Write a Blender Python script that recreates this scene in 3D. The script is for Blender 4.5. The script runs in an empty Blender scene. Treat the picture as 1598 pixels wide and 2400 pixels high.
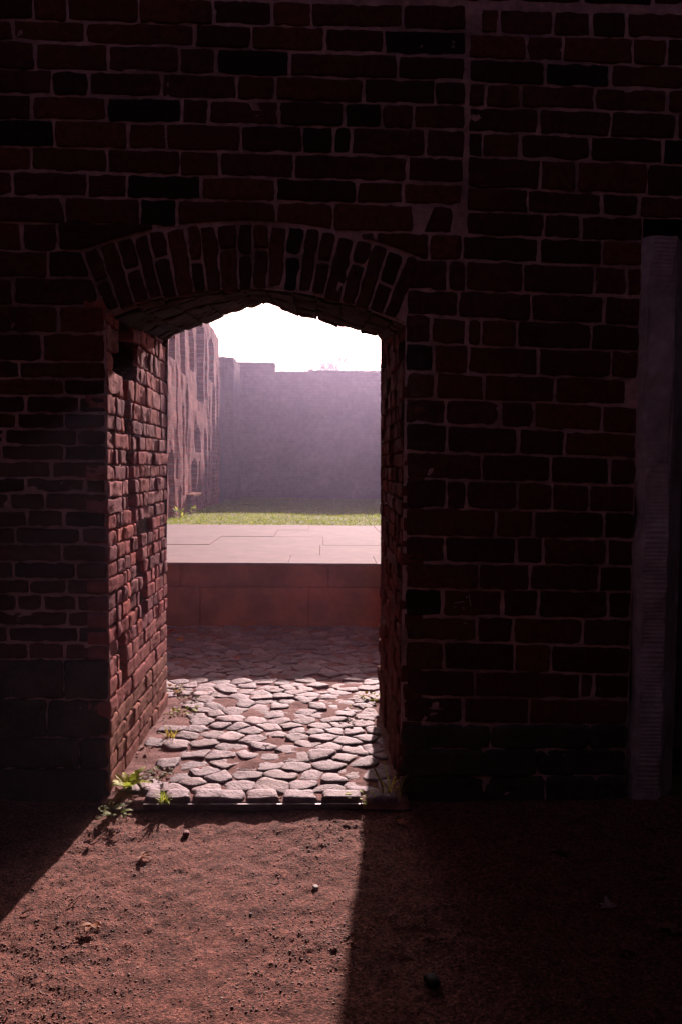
import bpy, math, random
import numpy as np
from mathutils import Matrix, Vector, noise as mnoise

random.seed(7)
RNG = np.random.default_rng(11)
SC = bpy.context.scene
COL = SC.collection
R = math.radians

# ------------------------------------------------------------------ camera
F = 1900.0                      # focal length in photograph pixels (1598 x 2400)
CAM = np.array([0.0, 0.0, 1.14])
YAW, PITCH, ROLL = R(1.33), R(3.46), R(0.45)
ROT = Matrix.Rotation(-YAW, 3, 'Z') @ Matrix.Rotation(math.pi / 2 - PITCH, 3, 'X') @ Matrix.Rotation(ROLL, 3, 'Z')
cam_data = bpy.data.cameras.new('camera')
cam_data.sensor_fit = 'VERTICAL'
cam_data.sensor_height = 36.0
cam_data.lens = F / 2400 * 36.0
cam_data.clip_start = 0.05
cam_data.clip_end = 600
cam = bpy.data.objects.new('camera', cam_data)
cam.matrix_world = Matrix.Translation(CAM.tolist()) @ ROT.to_4x4()
COL.objects.link(cam)
SC.camera = cam

# ------------------------------------------------------------------ sky, sun, exposure
SUN_EL, SUN_AZ = R(17.8), R(6.3)          # azimuth: right of the +Y axis
world = bpy.data.worlds.new('World')
SC.world = world
world.use_nodes = True
wn = world.node_tree
for n in list(wn.nodes):
    wn.nodes.remove(n)
w_out = wn.nodes.new('ShaderNodeOutputWorld')
w_bg = wn.nodes.new('ShaderNodeBackground')
w_sky = wn.nodes.new('ShaderNodeTexSky')
w_sky.sky_type = 'NISHITA'
w_sky.sun_disc = False
w_sky.sun_elevation = SUN_EL
w_sky.sun_rotation = SUN_AZ
w_sky.dust_density = 4.0
w_sky.air_density = 0.55
w_bg.inputs['Strength'].default_value = 0.05
w_tint = wn.nodes.new('ShaderNodeMix'); w_tint.data_type = 'RGBA'; w_tint.blend_type = 'MULTIPLY'
w_tint.inputs[0].default_value = 1.0; w_tint.inputs[7].default_value = (1.0, 0.80, 0.88, 1)     # the mauve cast of the misty morning sky
wn.links.new(w_sky.outputs[0], w_tint.inputs[6])
wn.links.new(w_tint.outputs[2], w_bg.inputs['Color'])
wn.links.new(w_bg.outputs[0], w_out.inputs['Surface'])

sun_data = bpy.data.lights.new('sun', 'SUN')
sun_data.energy = 5.0
sun_data.angle = R(0.8)
sun_data.color = (1.0, 0.73, 0.70)
sun = bpy.data.objects.new('sun', sun_data)
sdir = Vector((math.sin(SUN_AZ) * math.cos(SUN_EL), math.cos(SUN_AZ) * math.cos(SUN_EL), math.sin(SUN_EL)))
sun.rotation_euler = sdir.to_track_quat('Z', 'Y').to_euler()
COL.objects.link(sun)
SC.view_settings.view_transform = 'Standard'
SC.view_settings.look = 'None'
SC.view_settings.exposure = 1.35
SC.view_settings.gamma = 1.0
SC.cycles.use_denoising = True
SC.cycles.max_bounces = 8
SC.cycles.volume_bounces = 1

# ------------------------------------------------------------------ helpers
RM = np.array(ROT)


def ray(px, py):
    return RM @ np.array([(px - 799) / F, -(py - 1200) / F, -1.0])


def G(px, py, z=0.0):
    """photograph pixel -> point on the level z"""
    d = ray(px, py)
    t = (z - CAM[2]) / d[2]
    return CAM + d * t


def W(px, py, y=None):
    """photograph pixel -> (X, Z) on the vertical plane Y"""
    d = ray(px, py)
    t = (D if y is None else y) / d[1]
    p = CAM + d * t
    return p[0], p[2]


D = 2.714          # front face of the wall
T = 1.03           # wall thickness
YB = D + T


def hash3(i, j, k):
    h = (i.astype(np.int64) * 374761393 + j.astype(np.int64) * 668265263 + k.astype(np.int64) * 2147483647 % 1013904223) & 0xffffffff
    h = ((h ^ (h >> 13)) * 1274126177) & 0xffffffff
    h = ((h ^ (h >> 16)) * 2246822519) & 0xffffffff
    h ^= h >> 15
    return (h & 0xffffff) / float(0xffffff) * 2 - 1


def vnoise(x, y, z=0.0):
    x = np.asarray(x, float); y = np.asarray(y, float)
    z = np.zeros_like(x) + z
    i, j, k = np.floor(x), np.floor(y), np.floor(z)
    u, v, w = x - i, y - j, z - k
    u = u * u * (3 - 2 * u); v = v * v * (3 - 2 * v); w = w * w * (3 - 2 * w)
    r = 0
    for a in (0, 1):
        for b in (0, 1):
            for c in (0, 1):
                wt = (u if a else 1 - u) * (v if b else 1 - v) * (w if c else 1 - w)
                r = r + wt * hash3(i + a, j + b, k + c)
    return r


def fbm(x, y, z=0.0, o=4):
    r, a, f = 0, 1.0, 1.0
    for q in range(o):
        r = r + a * vnoise(np.asarray(x) * f, np.asarray(y) * f, np.asarray(z) * f + q * 17.3)
        a *= 0.5; f *= 2.03
    return r


class MB:
    """collects geometry with one colour per vertex; build() links ONE mesh object"""

    def __init__(self):
        self.v, self.f, self.c, self.n = [], [], [], 0

    def add(self, verts, faces, col=(1, 1, 1)):
        verts = np.asarray(verts, float).reshape(-1, 3)
        col = np.asarray(col, float)
        if col.ndim == 1:
            col = np.tile(col[:3], (len(verts), 1))
        self.v.append(verts); self.c.append(col)
        o = self.n
        self.f.extend([tuple(i + o for i in f) for f in faces])
        self.n += len(verts)

    def grid(self, P, col=(1, 1, 1), flip=False):
        """P: (a, b, 3) array"""
        a, b = P.shape[:2]
        idx = np.arange(a * b).reshape(a, b)
        q = np.stack([idx[:-1, :-1], idx[1:, :-1], idx[1:, 1:], idx[:-1, 1:]], -1).reshape(-1, 4)
        if flip:
            q = q[:, ::-1]
        self.add(P.reshape(-1, 3), q.tolist(), col)

    def box(self, x0, x1, y0, y1, z0, z1, col=(1, 1, 1)):
        v = [(x, y, z) for x in (x0, x1) for y in (y0, y1) for z in (z0, z1)]
        self.add(v, [(0, 1, 3, 2), (4, 6, 7, 5), (0, 4, 5, 1), (2, 3, 7, 6), (0, 2, 6, 4), (1, 5, 7, 3)], col)

    def tube(self, pts, radii, k=6, col=(1, 1, 1), cap=True):
        pts = [Vector(p) for p in pts]
        V = []
        for i, p in enumerate(pts):
            d = (pts[min(i + 1, len(pts) - 1)] - pts[max(i - 1, 0)]).normalized()
            a = d.orthogonal().normalized(); b = d.cross(a)
            for q in range(k):
                t = q / k * 2 * math.pi
                V.append(p + (a * math.cos(t) + b * math.sin(t)) * radii[i])
        fs = []
        for i in range(len(pts) - 1):
            for q in range(k):
                fs.append((i * k + q, i * k + (q + 1) % k, (i + 1) * k + (q + 1) % k, (i + 1) * k + q))
        if cap:
            fs.append(tuple(range(k))[::-1]); fs.append(tuple((len(pts) - 1) * k + q for q in range(k)))
        self.add([tuple(v) for v in V], fs, col)

    def build(self, name, mat, parent=None, smooth=True, origin=None):
        me = bpy.data.meshes.new(name)
        V = np.concatenate(self.v) if self.v else np.zeros((0, 3))
        C = np.concatenate(self.c) if self.c else np.zeros((0, 3))
        if origin is not None:
            V = V - np.asarray(origin)
        me.from_pydata(V.tolist(), [], self.f)
        at = me.color_attributes.new('tint', 'FLOAT_COLOR', 'POINT')
        at.data.foreach_set('color', np.concatenate([C, np.ones((len(C), 1))], 1).ravel().astype(np.float32))
        if smooth:
            me.polygons.foreach_set('use_smooth', np.ones(len(me.polygons), bool))
        me.materials.append(mat)
        me.update()
        o = bpy.data.objects.new(name, me)
        COL.objects.link(o)
        if parent is not None:
            o.parent = parent
        elif origin is not None:
            o.location = origin
        return o


def tag(o, label=None, cat=None, group=None, kind=None):
    if label: o['label'] = label
    if cat: o['category'] = cat
    if group: o['group'] = group
    if kind: o['kind'] = kind
    return o


def empty(name, loc, label, cat, group=None):
    o = bpy.data.objects.new(name, None)
    o.location = loc
    COL.objects.link(o)
    return tag(o, label, cat, group)


# ------------------------------------------------------------------ materials
def material(name, base=(0.5, 0.5, 0.5), rough=0.9, spec=0.25, attr=True, var=0.35, nscale=30.0, bump=0.4, bscale=160.0,
             bdist=0.004, stain=None, stain_scale=2.0, stain_amount=0.5, coat=0.0, subsurf=None):
    m = bpy.data.materials.new(name)
    m.use_nodes = True
    nt = m.node_tree
    bs = nt.nodes['Principled BSDF']
    N = nt.nodes.new; L = nt.links.new
    tc = N('ShaderNodeTexCoord')
    rgb = N('ShaderNodeRGB'); rgb.outputs[0].default_value = (*base, 1)
    cur = rgb.outputs[0]
    if attr:
        a = N('ShaderNodeAttribute'); a.attribute_name = 'tint'
        mx = N('ShaderNodeMix'); mx.data_type = 'RGBA'; mx.blend_type = 'MULTIPLY'; mx.inputs[0].default_value = 1
        L(cur, mx.inputs[6]); L(a.outputs['Color'], mx.inputs[7]); cur = mx.outputs[2]
    if stain:
        ns = N('ShaderNodeTexNoise'); ns.inputs['Scale'].default_value = stain_scale; ns.inputs['Detail'].default_value = 6
        ns.inputs['Roughness'].default_value = 0.65
        L(tc.outputs['Object'], ns.inputs['Vector'])
        rp = N('ShaderNodeValToRGB'); rp.color_ramp.elements[0].position = 0.46; rp.color_ramp.elements[1].position = 0.66
        L(ns.outputs['Fac'], rp.inputs[0])
        ml = N('ShaderNodeMath'); ml.operation = 'MULTIPLY'; ml.inputs[1].default_value = stain_amount
        L(rp.outputs[0], ml.inputs[0])
        mx = N('ShaderNodeMix'); mx.data_type = 'RGBA'; mx.inputs[7].default_value = (*stain, 1)
        L(ml.outputs[0], mx.inputs[0]); L(cur, mx.inputs[6]); cur = mx.outputs[2]
    n1 = N('ShaderNodeTexNoise'); n1.inputs['Scale'].default_value = nscale; n1.inputs['Detail'].default_value = 8
    n1.inputs['Roughness'].default_value = 0.7
    L(tc.outputs['Object'], n1.inputs['Vector'])
    mr = N('ShaderNodeMapRange'); mr.inputs[1].default_value = 0.3; mr.inputs[2].default_value = 0.7
    mr.inputs[3].default_value = 1 - var; mr.inputs[4].default_value = 1 + var
    L(n1.outputs['Fac'], mr.inputs[0])
    mx = N('ShaderNodeMix'); mx.data_type = 'RGBA'; mx.blend_type = 'MULTIPLY'; mx.inputs[0].default_value = 1
    L(cur, mx.inputs[6]); L(mr.outputs[0], mx.inputs[7])
    L(mx.outputs[2], bs.inputs['Base Color'])
    bs.inputs['Roughness'].default_value = rough
    bs.inputs['Specular IOR Level'].default_value = spec
    if subsurf:
        bs.inputs['Transmission Weight'].default_value = 0
    if bump:
        n2 = N('ShaderNodeTexNoise'); n2.inputs['Scale'].default_value = bscale; n2.inputs['Detail'].default_value = 6
        n2.inputs['Roughness'].default_value = 0.65
        L(tc.outputs['Object'], n2.inputs['Vector'])
        bp = N('ShaderNodeBump'); bp.inputs['Strength'].default_value = bump; bp.inputs['Distance'].default_value = bdist
        L(n2.outputs['Fac'], bp.inputs['Height']); L(bp.outputs[0], bs.inputs['Normal'])
    return m


def brick_sheet_material(name, c1, c2, mortar, axis='XZ', bw=0.24, bh=0.08, stain=(0.08, 0.07, 0.06), var=0.5, bump=0.8, streak=1.0, sscale=1.1, mort=0.008):
    """procedural brickwork for walls seen from afar or from the side"""
    m = bpy.data.materials.new(name)
    m.use_nodes = True
    nt = m.node_tree; bs = nt.nodes['Principled BSDF']
    N = nt.nodes.new; L = nt.links.new
    tc = N('ShaderNodeTexCoord')
    sp = N('ShaderNodeSeparateXYZ'); L(tc.outputs['Object'], sp.inputs[0])
    cb = N('ShaderNodeCombineXYZ')
    L(sp.outputs[0 if axis == 'XZ' else 1], cb.inputs[0]); L(sp.outputs[2], cb.inputs[1])
    wob = N('ShaderNodeTexNoise'); wob.inputs['Scale'].default_value = 6
    L(tc.outputs['Object'], wob.inputs['Vector'])
    wm = N('ShaderNodeVectorMath'); wm.operation = 'SCALE'; wm.inputs['Scale'].default_value = 0.02
    L(wob.outputs['Color'], wm.inputs[0])
    wa = N('ShaderNodeVectorMath'); wa.operation = 'ADD'
    L(cb.outputs[0], wa.inputs[0]); L(wm.outputs[0], wa.inputs[1])
    br = N('ShaderNodeTexBrick'); br.inputs['Scale'].default_value = 1
    br.inputs['Brick Width'].default_value = bw; br.inputs['Row Height'].default_value = bh
    br.inputs['Mortar Size'].default_value = mort; br.inputs['Mortar Smooth'].default_value = 0.3
    br.inputs['Color1'].default_value = (*c1, 1); br.inputs['Color2'].default_value = (*c2, 1); br.inputs['Mortar'].default_value = (*mortar, 1)
    L(wa.outputs[0], br.inputs['Vector'])
    ns = N('ShaderNodeTexNoise'); ns.inputs['Scale'].default_value = sscale; ns.inputs['Detail'].default_value = 7; ns.inputs['Roughness'].default_value = 0.65
    mpn = N('ShaderNodeMapping'); mpn.inputs['Scale'].default_value = (1, 1, streak); L(tc.outputs['Object'], mpn.inputs[0])
    L(mpn.outputs[0], ns.inputs['Vector'])
    rp = N('ShaderNodeValToRGB'); rp.color_ramp.elements[0].position = 0.42; rp.color_ramp.elements[1].position = 0.68
    L(ns.outputs['Fac'], rp.inputs[0])
    ml = N('ShaderNodeMath'); ml.operation = 'MULTIPLY'; ml.inputs[1].default_value = 0.65; L(rp.outputs[0], ml.inputs[0])
    mx = N('ShaderNodeMix'); mx.data_type = 'RGBA'; mx.inputs[7].default_value = (*stain, 1)
    L(ml.outputs[0], mx.inputs[0]); L(br.outputs['Color'], mx.inputs[6])
    n1 = N('ShaderNodeTexNoise'); n1.inputs['Scale'].default_value = 9; n1.inputs['Detail'].default_value = 8
    L(tc.outputs['Object'], n1.inputs['Vector'])
    mr = N('ShaderNodeMapRange'); mr.inputs[1].default_value = 0.3; mr.inputs[2].default_value = 0.7
    mr.inputs[3].default_value = 1 - var; mr.inputs[4].default_value = 1 + var
    L(n1.outputs['Fac'], mr.inputs[0])
    m2 = N('ShaderNodeMix'); m2.data_type = 'RGBA'; m2.blend_type = 'MULTIPLY'; m2.inputs[0].default_value = 1
    L(mx.outputs[2], m2.inputs[6]); L(mr.outputs[0], m2.inputs[7]); L(m2.outputs[2], bs.inputs['Base Color'])
    bs.inputs['Roughness'].default_value = 1.0; bs.inputs['Specular IOR Level'].default_value = 0.02
    ad = N('ShaderNodeMath'); ad.operation = 'MULTIPLY_ADD'; ad.inputs[1].default_value = -0.6
    L(br.outputs['Fac'], ad.inputs[0]); L(n1.outputs['Fac'], ad.inputs[2])
    bp = N('ShaderNodeBump'); bp.inputs['Strength'].default_value = bump; bp.inputs['Distance'].default_value = 0.02
    L(ad.outputs[0], bp.inputs['Height']); L(bp.outputs[0], bs.inputs['Normal'])
    return m


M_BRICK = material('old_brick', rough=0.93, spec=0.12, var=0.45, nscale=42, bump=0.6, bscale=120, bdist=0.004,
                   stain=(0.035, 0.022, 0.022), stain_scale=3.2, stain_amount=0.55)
M_JAMB = material('broken_brick', rough=1.0, spec=0.02, var=0.35, nscale=34, bump=0.55, bscale=75, bdist=0.005,
                  stain=(0.26, 0.10, 0.095), stain_scale=9, stain_amount=0.4)
M_MORTAR = material('lime_mortar', base=(0.44, 0.31, 0.33), attr=False, rough=0.97, spec=0.1, var=0.35, nscale=25, bump=1.0, bscale=90,
                    bdist=0.006, stain=(0.07, 0.045, 0.045), stain_scale=2.6, stain_amount=0.75)
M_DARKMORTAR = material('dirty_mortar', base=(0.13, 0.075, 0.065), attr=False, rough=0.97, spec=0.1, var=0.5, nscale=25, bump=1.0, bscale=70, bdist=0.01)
M_STONE = material('dressed_stone', base=(0.40, 0.38, 0.44), attr=False, rough=0.9, spec=0.2, var=0.3, nscale=16, bump=0.6, bscale=70, bdist=0.004,
                   stain=(0.10, 0.095, 0.09), stain_scale=2.4, stain_amount=0.6)
M_PLINTH = material('rubble_stone', rough=0.95, spec=0.15, var=0.4, nscale=12, bump=0.8, bscale=60, bdist=0.008,
                    stain=(0.05, 0.05, 0.035), stain_scale=4, stain_amount=0.6)
M_OAK = material('dark_oak', base=(0.018, 0.014, 0.012), attr=False, rough=0.9, spec=0.1)
M_COBBLE = material('worn_cobble', rough=0.72, spec=0.2, var=0.45, nscale=34, bump=1.0, bscale=80, bdist=0.006,
                    stain=(0.10, 0.07, 0.065), stain_scale=48, stain_amount=0.45)
M_SOIL = material('packed_soil', base=(0.19, 0.085, 0.07), attr=False, rough=0.95, spec=0.2, var=0.5, nscale=60, bump=1.0, bscale=180, bdist=0.006)
M_PATH = material('earth_path', base=(0.210, 0.086, 0.062), attr=False, rough=0.95, spec=0.15, var=0.5, nscale=90, bump=1.0, bscale=170, bdist=0.009,
                  stain=(0.085, 0.036, 0.026), stain_scale=13, stain_amount=0.6)
M_GRAVEL = material('loose_gravel', rough=0.8, spec=0.35, var=0.3, nscale=200, bump=0)
M_FLAG = material('pale_flagstone', rough=0.9, spec=0.1, var=0.16, nscale=7, bump=0.25, bscale=50, bdist=0.003,
                  stain=(0.22, 0.14, 0.14), stain_scale=2.6, stain_amount=0.4)
M_RISER = material('brown_sandstone', base=(0.19, 0.056, 0.018), rough=1.0, spec=0.02, var=0.35, nscale=5, bump=0.5, bscale=40, bdist=0.004,
                   stain=(0.32, 0.075, 0.03), stain_scale=2.1, stain_amount=0.5)
M_METAL = material('steel_strip', base=(0.12, 0.11, 0.12), attr=False, rough=0.42, spec=0.5, var=0.4, nscale=30, bump=0.2)
M_METAL.node_tree.nodes['Principled BSDF'].inputs['Metallic'].default_value = 0.8
M_BARK = material('bark', base=(0.10, 0.07, 0.06), attr=False, bump=0.5, bscale=30)
M_TURF = material('turf', base=(0.15, 0.21, 0.02), attr=False, rough=0.95, spec=0.1, var=0.5, nscale=5, bump=1.0, bscale=30, bdist=0.03,
                  stain=(0.12, 0.10, 0.03), stain_scale=0.8, stain_amount=0.5)
M_FIELD = material('field', base=(0.07, 0.075, 0.03), attr=False, rough=1, spec=0.1, var=0.4, nscale=0.8, bump=0)


# single grains of different colour in the trodden earth
_nt = M_PATH.node_tree
_bs = _nt.nodes['Principled BSDF']
_src = _bs.inputs['Base Color'].links[0].from_socket
_tc = _nt.nodes.new('ShaderNodeTexCoord')
for _scale, _lo, _hi in ((150.0, 0.45, 1.35), (330.0, 0.6, 1.35)):
    _vo = _nt.nodes.new('ShaderNodeTexVoronoi'); _vo.inputs['Scale'].default_value = _scale
    _nt.links.new(_tc.outputs['Object'], _vo.inputs['Vector'])
    _sx = _nt.nodes.new('ShaderNodeSeparateColor'); _nt.links.new(_vo.outputs['Color'], _sx.inputs[0])
    _mr = _nt.nodes.new('ShaderNodeMapRange'); _mr.inputs[3].default_value = _lo; _mr.inputs[4].default_value = _hi
    _nt.links.new(_sx.outputs[0], _mr.inputs[0])
    _mx = _nt.nodes.new('ShaderNodeMix'); _mx.data_type = 'RGBA'; _mx.blend_type = 'MULTIPLY'; _mx.inputs[0].default_value = 1
    _nt.links.new(_src, _mx.inputs[6]); _nt.links.new(_mr.outputs[0], _mx.inputs[7])
    _src = _mx.outputs[2]
_nt.links.new(_src, _bs.inputs['Base Color'])


def leaf_material(name, trans=0.45, rough=0.65, spec=0.15):
    m = bpy.data.materials.new(name)
    m.use_nodes = True
    nt = m.node_tree; N = nt.nodes.new; L = nt.links.new
    bs = nt.nodes['Principled BSDF']; out = nt.nodes['Material Output']
    a = N('ShaderNodeAttribute'); a.attribute_name = 'tint'
    ns = N('ShaderNodeTexNoise'); ns.inputs['Scale'].default_value = 90; ns.inputs['Detail'].default_value = 4
    tc = N('ShaderNodeTexCoord'); L(tc.outputs['Object'], ns.inputs['Vector'])
    mr = N('ShaderNodeMapRange'); mr.inputs[1].default_value = 0.3; mr.inputs[2].default_value = 0.7; mr.inputs[3].default_value = 0.7; mr.inputs[4].default_value = 1.3
    L(ns.outputs['Fac'], mr.inputs[0])
    mx = N('ShaderNodeMix'); mx.data_type = 'RGBA'; mx.blend_type = 'MULTIPLY'; mx.inputs[0].default_value = 1
    L(a.outputs['Color'], mx.inputs[6]); L(mr.outputs[0], mx.inputs[7])
    L(mx.outputs[2], bs.inputs['Base Color'])
    bs.inputs['Roughness'].default_value = rough; bs.inputs['Specular IOR Level'].default_value = spec
    tr = N('ShaderNodeBsdfTranslucent'); L(mx.outputs[2], tr.inputs['Color'])
    ms = N('ShaderNodeMixShader'); ms.inputs[0].default_value = trans
    L(bs.outputs[0], ms.inputs[1]); L(tr.outputs[0], ms.inputs[2]); L(ms.outputs[0], out.inputs['Surface'])
    return m


M_LEAF = leaf_material('leaf')
M_GRASS = leaf_material('grass_blade', 0.6, 0.6, 0.25)


# ------------------------------------------------------------------ brick builder
def brick(mb, u0, u1, v0, v1, mapf, col, face=0.0, corner=0.008, edge=0.0022, rough=0.002, back=-0.03, bev=0.006, wear=0.0, slope=0.0, seed=None):
    """one worn brick: rounded wandering outline, bevelled arris, uneven face.  (u, v, n) -> mapf"""
    seed = random.random() * 1000 if seed is None else seed
    w, h = u1 - u0, v1 - v0
    if w < 0.012 or h < 0.012:
        return
    nu, nv = max(3, min(14, int(w / 0.016))), max(3, min(8, int(h / 0.015)))
    t = np.linspace(-1, 1, nu + 1)[:-1]; s = np.linspace(-1, 1, nv + 1)[:-1]
    P = np.concatenate([np.stack([t, -np.ones(nu)], 1), np.stack([np.ones(nv), s], 1), np.stack([-t, np.ones(nu)], 1), np.stack([-np.ones(nv), -s], 1)])
    P = P * np.array([w / 2, h / 2])
    c = min(corner, w / 2.2, h / 2.2)
    q = np.clip(P, [-(w / 2 - c), -(h / 2 - c)], [w / 2 - c, h / 2 - c])
    dd = P - q
    ln = np.linalg.norm(dd, axis=1, keepdims=True) + 1e-9
    P = q + dd / ln * c
    uc, vc = (u0 + u1) / 2, (v0 + v1) / 2
    P = P + np.stack([vnoise(P[:, 0] * 38 + seed, P[:, 1] * 38), vnoise(P[:, 0] * 38, P[:, 1] * 38 + seed + 9)], 1) * edge \
        + np.stack([vnoise(P[:, 0] * 110 + seed, P[:, 1] * 110 + 3), vnoise(P[:, 0] * 110 + 7, P[:, 1] * 110 + seed)], 1) * edge * 0.5
    K = len(P)
    mh = min(w, h) / 2
    ins = [0, 0, bev * 0.45, bev, mh * 0.45, mh * 0.8]
    lev = [back, face - bev * 0.9, face - bev * 0.25, face, face, face]
    V = []
    for i_, (a, n_) in enumerate(zip(ins, lev)):
        sc = np.array([1 - a / (w / 2), 1 - a / (h / 2)])
        Q = P * sc
        nn = np.full(K, float(n_))
        if i_ > 0:
            nn = nn + rough * (vnoise(Q[:, 0] * 30 + seed, Q[:, 1] * 30, seed) + 0.6 * vnoise(Q[:, 0] * 75 + seed, Q[:, 1] * 75, seed + 5))
            if wear:
                nn = nn - wear * np.clip(vnoise(Q[:, 0] * 16 + seed * 3, Q[:, 1] * 16, seed + 3) - 0.05, 0, 1)
        V.append(np.stack([Q[:, 0], Q[:, 1], nn], 1))
    V = np.concatenate(V)
    u = uc + V[:, 0]; v = vc + V[:, 1] + slope * V[:, 0]
    X = mapf(u, v, V[:, 2])
    fs = []
    for r_ in range(len(ins) - 1):
        for k in range(K):
            k2 = (k + 1) % K
            fs.append((r_ * K + k, r_ * K + k2, (r_ + 1) * K + k2, (r_ + 1) * K + k))
    fs.append(tuple((len(ins) - 1) * K + k for k in range(K)))
    mb.add(X, fs, col)


REDS = [(0.165, 0.056, 0.043), (0.145, 0.048, 0.040), (0.19, 0.064, 0.046), (0.125, 0.046, 0.045), (0.17, 0.066, 0.045), (0.11, 0.042, 0.040)]


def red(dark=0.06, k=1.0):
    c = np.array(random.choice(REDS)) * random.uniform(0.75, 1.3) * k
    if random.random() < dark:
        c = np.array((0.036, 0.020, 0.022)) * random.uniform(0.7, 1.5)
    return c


# ------------------------------------------------------------------ THE WALL WITH THE DOORWAY
wall = empty('brick_wall', (0, D, 0), 'tall dark old brick wall pierced by a low arched doorway', 'wall')
WP = np.array([0, D, 0.0])


def wbuild(mb, name, mat, parent=wall, **k):
    """children are built in world space; their parent stands at (0, D, 0)"""
    o = mb.build(name, mat, parent, **k)
    if parent is wall:
        o.location = (0, -D, 0)
    return o


front = lambda u, v, n: np.stack([u, D - n, v], -1)
XL = W(254, 1300)[0]; XR = W(943, 1300)[0]
# arch ring, from the photograph: circle on the wall plane
acx, acz = W(580, 1557)
S = (W(980, 1200)[0] - W(580, 1200)[0]) / 400.0      # metres per photograph pixel on the wall
R_OUT, R_IN = 1026 * S, 876 * S


def z_front(x):
    return acz + np.sqrt(np.maximum(R_IN ** 2 - (np.asarray(x) - acx) ** 2, 1e-6))


BACK_PTS = [(391, 806), (414, 790), (447, 777), (490, 761), (537, 742), (574, 731), (612, 722), (628, 716), (656, 729), (700, 747), (750, 753),
            (790, 770), (828, 780), (862, 788), (882, 793), (900, 816)]
_bp = np.array([W(a, b - 6, YB) for a, b in BACK_PTS])


def z_back(x):
    return np.interp(x, np.linspace(XL, XR, len(_bp)) * 0 + _bp[:, 0], _bp[:, 1])




def front_ring(u, v, n):
    """bricks that meet the arch are cut to its back"""
    dx, dz = u - acx, v - acz
    r = np.hypot(dx, dz)
    dxm, dzm = float(np.mean(dx)), float(np.mean(dz))
    if abs(dxm) > 0.375 * dzm:            # beside the arch: cut along its sloping abutment
        lim_ = 0.396 * dz + 0.006
        dx = np.where((np.abs(dx) < lim_) & (dz > R_IN * 0.92), np.sign(dxm) * lim_, dx)
        return np.stack([acx + dx, D - n, acz + dz], -1)
    k = np.where((r < R_OUT + 0.008) & (r > 0.8 * R_IN) & (np.abs(dx) < 0.41 * dz), (R_OUT + 0.008) / r, 1.0)
    return np.stack([acx + dx * k, D - n, acz + dz * k], -1)


mb_front = MB()
JW = 0.0046


def line(p0, p1):
    (x0, z0), (x1, z1) = W(*p0), W(*p1)
    m = (z1 - z0) / (x1 - x0)
    return lambda x: z0 + m * (x - x0), m


def in_ring(x, z):
    dx, dz = np.abs(x - acx), z - acz
    return (np.hypot(dx, dz) < R_OUT + 0.004) & (dx < 0.396 * dz) & (dz > 0.9 * R_IN)


def ring_clip(zlo, zhi, x0, x1):
    """the longest stretch of a brick that lies outside the arch ring"""
    xs_ = np.linspace(x0, x1, 41)
    out = ~(in_ring(xs_, zlo + 0.02) & in_ring(xs_, zhi - 0.018))
    best, st = (0, 0), None
    for q_, g_ in zip(xs_, out):
        if g_ and st is None: st = q_
        if g_ and q_ - st > best[1] - best[0]: best = (st, q_)
        if not g_: st = None
    return best


def row(lo, hi, joints, xa, xb, fill_left=False, fill_right=False, face=0.0, dark=0.06, ring=0, k=1.0, rough=0.002, corner=0.009):
    """lo, hi: ((px,py),(px,py)) lines; joints: px positions of the vertical joints; xa, xb: world limits"""
    fl, m1 = line(*lo); fh, m2 = line(*hi)
    ymid = (lo[0][1] + hi[0][1]) / 2
    xs = sorted(W(j, ymid)[0] for j in joints)
    if fill_left:
        x = xs[0] if xs else xb
        while x > xa:
            x -= random.choice([0.235, 0.235, 0.115]) * random.uniform(0.92, 1.08); xs.append(x)
    if fill_right:
        x = max(xs) if xs else xa
        while x < xb:
            x += random.choice([0.235, 0.235, 0.115]) * random.uniform(0.92, 1.08); xs.append(x)
    xs = sorted([x for x in xs if xa + 0.03 < x < xb - 0.03] + [xa, xb])
    for a, b in zip(xs[:-1], xs[1:]):
        xc = (a + b) / 2
        zl, zh = float(fl(xc)), float(fh(xc))
        a2, b2 = a + JW * random.uniform(0.7, 1.4), b - JW * random.uniform(0.7, 1.4)
        if ring:
            a2, b2 = ring_clip(min(zl, zh), max(zl, zh), a2, b2)
        if b2 - a2 < 0.03:
            continue
        z0, z1 = min(zl, zh) + JW * random.uniform(0.7, 1.3), max(zl, zh) - JW * random.uniform(0.7, 1.3)
        brick(mb_front, a2, b2, z0, z1, front_ring if ring else front, red(dark, k), face + random.uniform(-0.003, 0.003), slope=(m1 + m2) / 2, rough=rough,
              corner=random.uniform(0.003, corner), edge=0.0035, bev=0.0035, wear=0)


XLEFT = -2.3
XSEAM = W(1092, 300)[0]
# upper left field (joint lines: y at px 0 and at px 800)
JL = [(-15, 4), (45, 64), (94, 122), (160, 181), (219, 239), (278, 297), (340, 361), (398, 421), (457, 475), (520, 541)]
VL = [[79, 158, 326, 500, 639, 730, 946], [31, 200, 456, 589, 762, 900, 1073], [82, 255, 421, 507, 678, 932], [122, 209, 378, 555, 644, 852, 1020],
      [74, 250, 426, 490, 655, 806, 895, 969], [127, 301, 390, 566, 709, 781, 823, 998], [74, 252, 422, 515, 689, 954], [28, 206, 298, 472, 648, 836, 946],
      [153, 328, 416, 648, 780, 969, 1061]]
for i in range(len(JL) - 1):
    a, b = JL[i], JL[i + 1]
    row(((0, b[0]), (800, b[1])), ((0, a[0]), (800, a[1])), VL[i], XLEFT, XSEAM - 0.004, fill_left=True, ring=-1 if i == 8 else 0)
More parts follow.
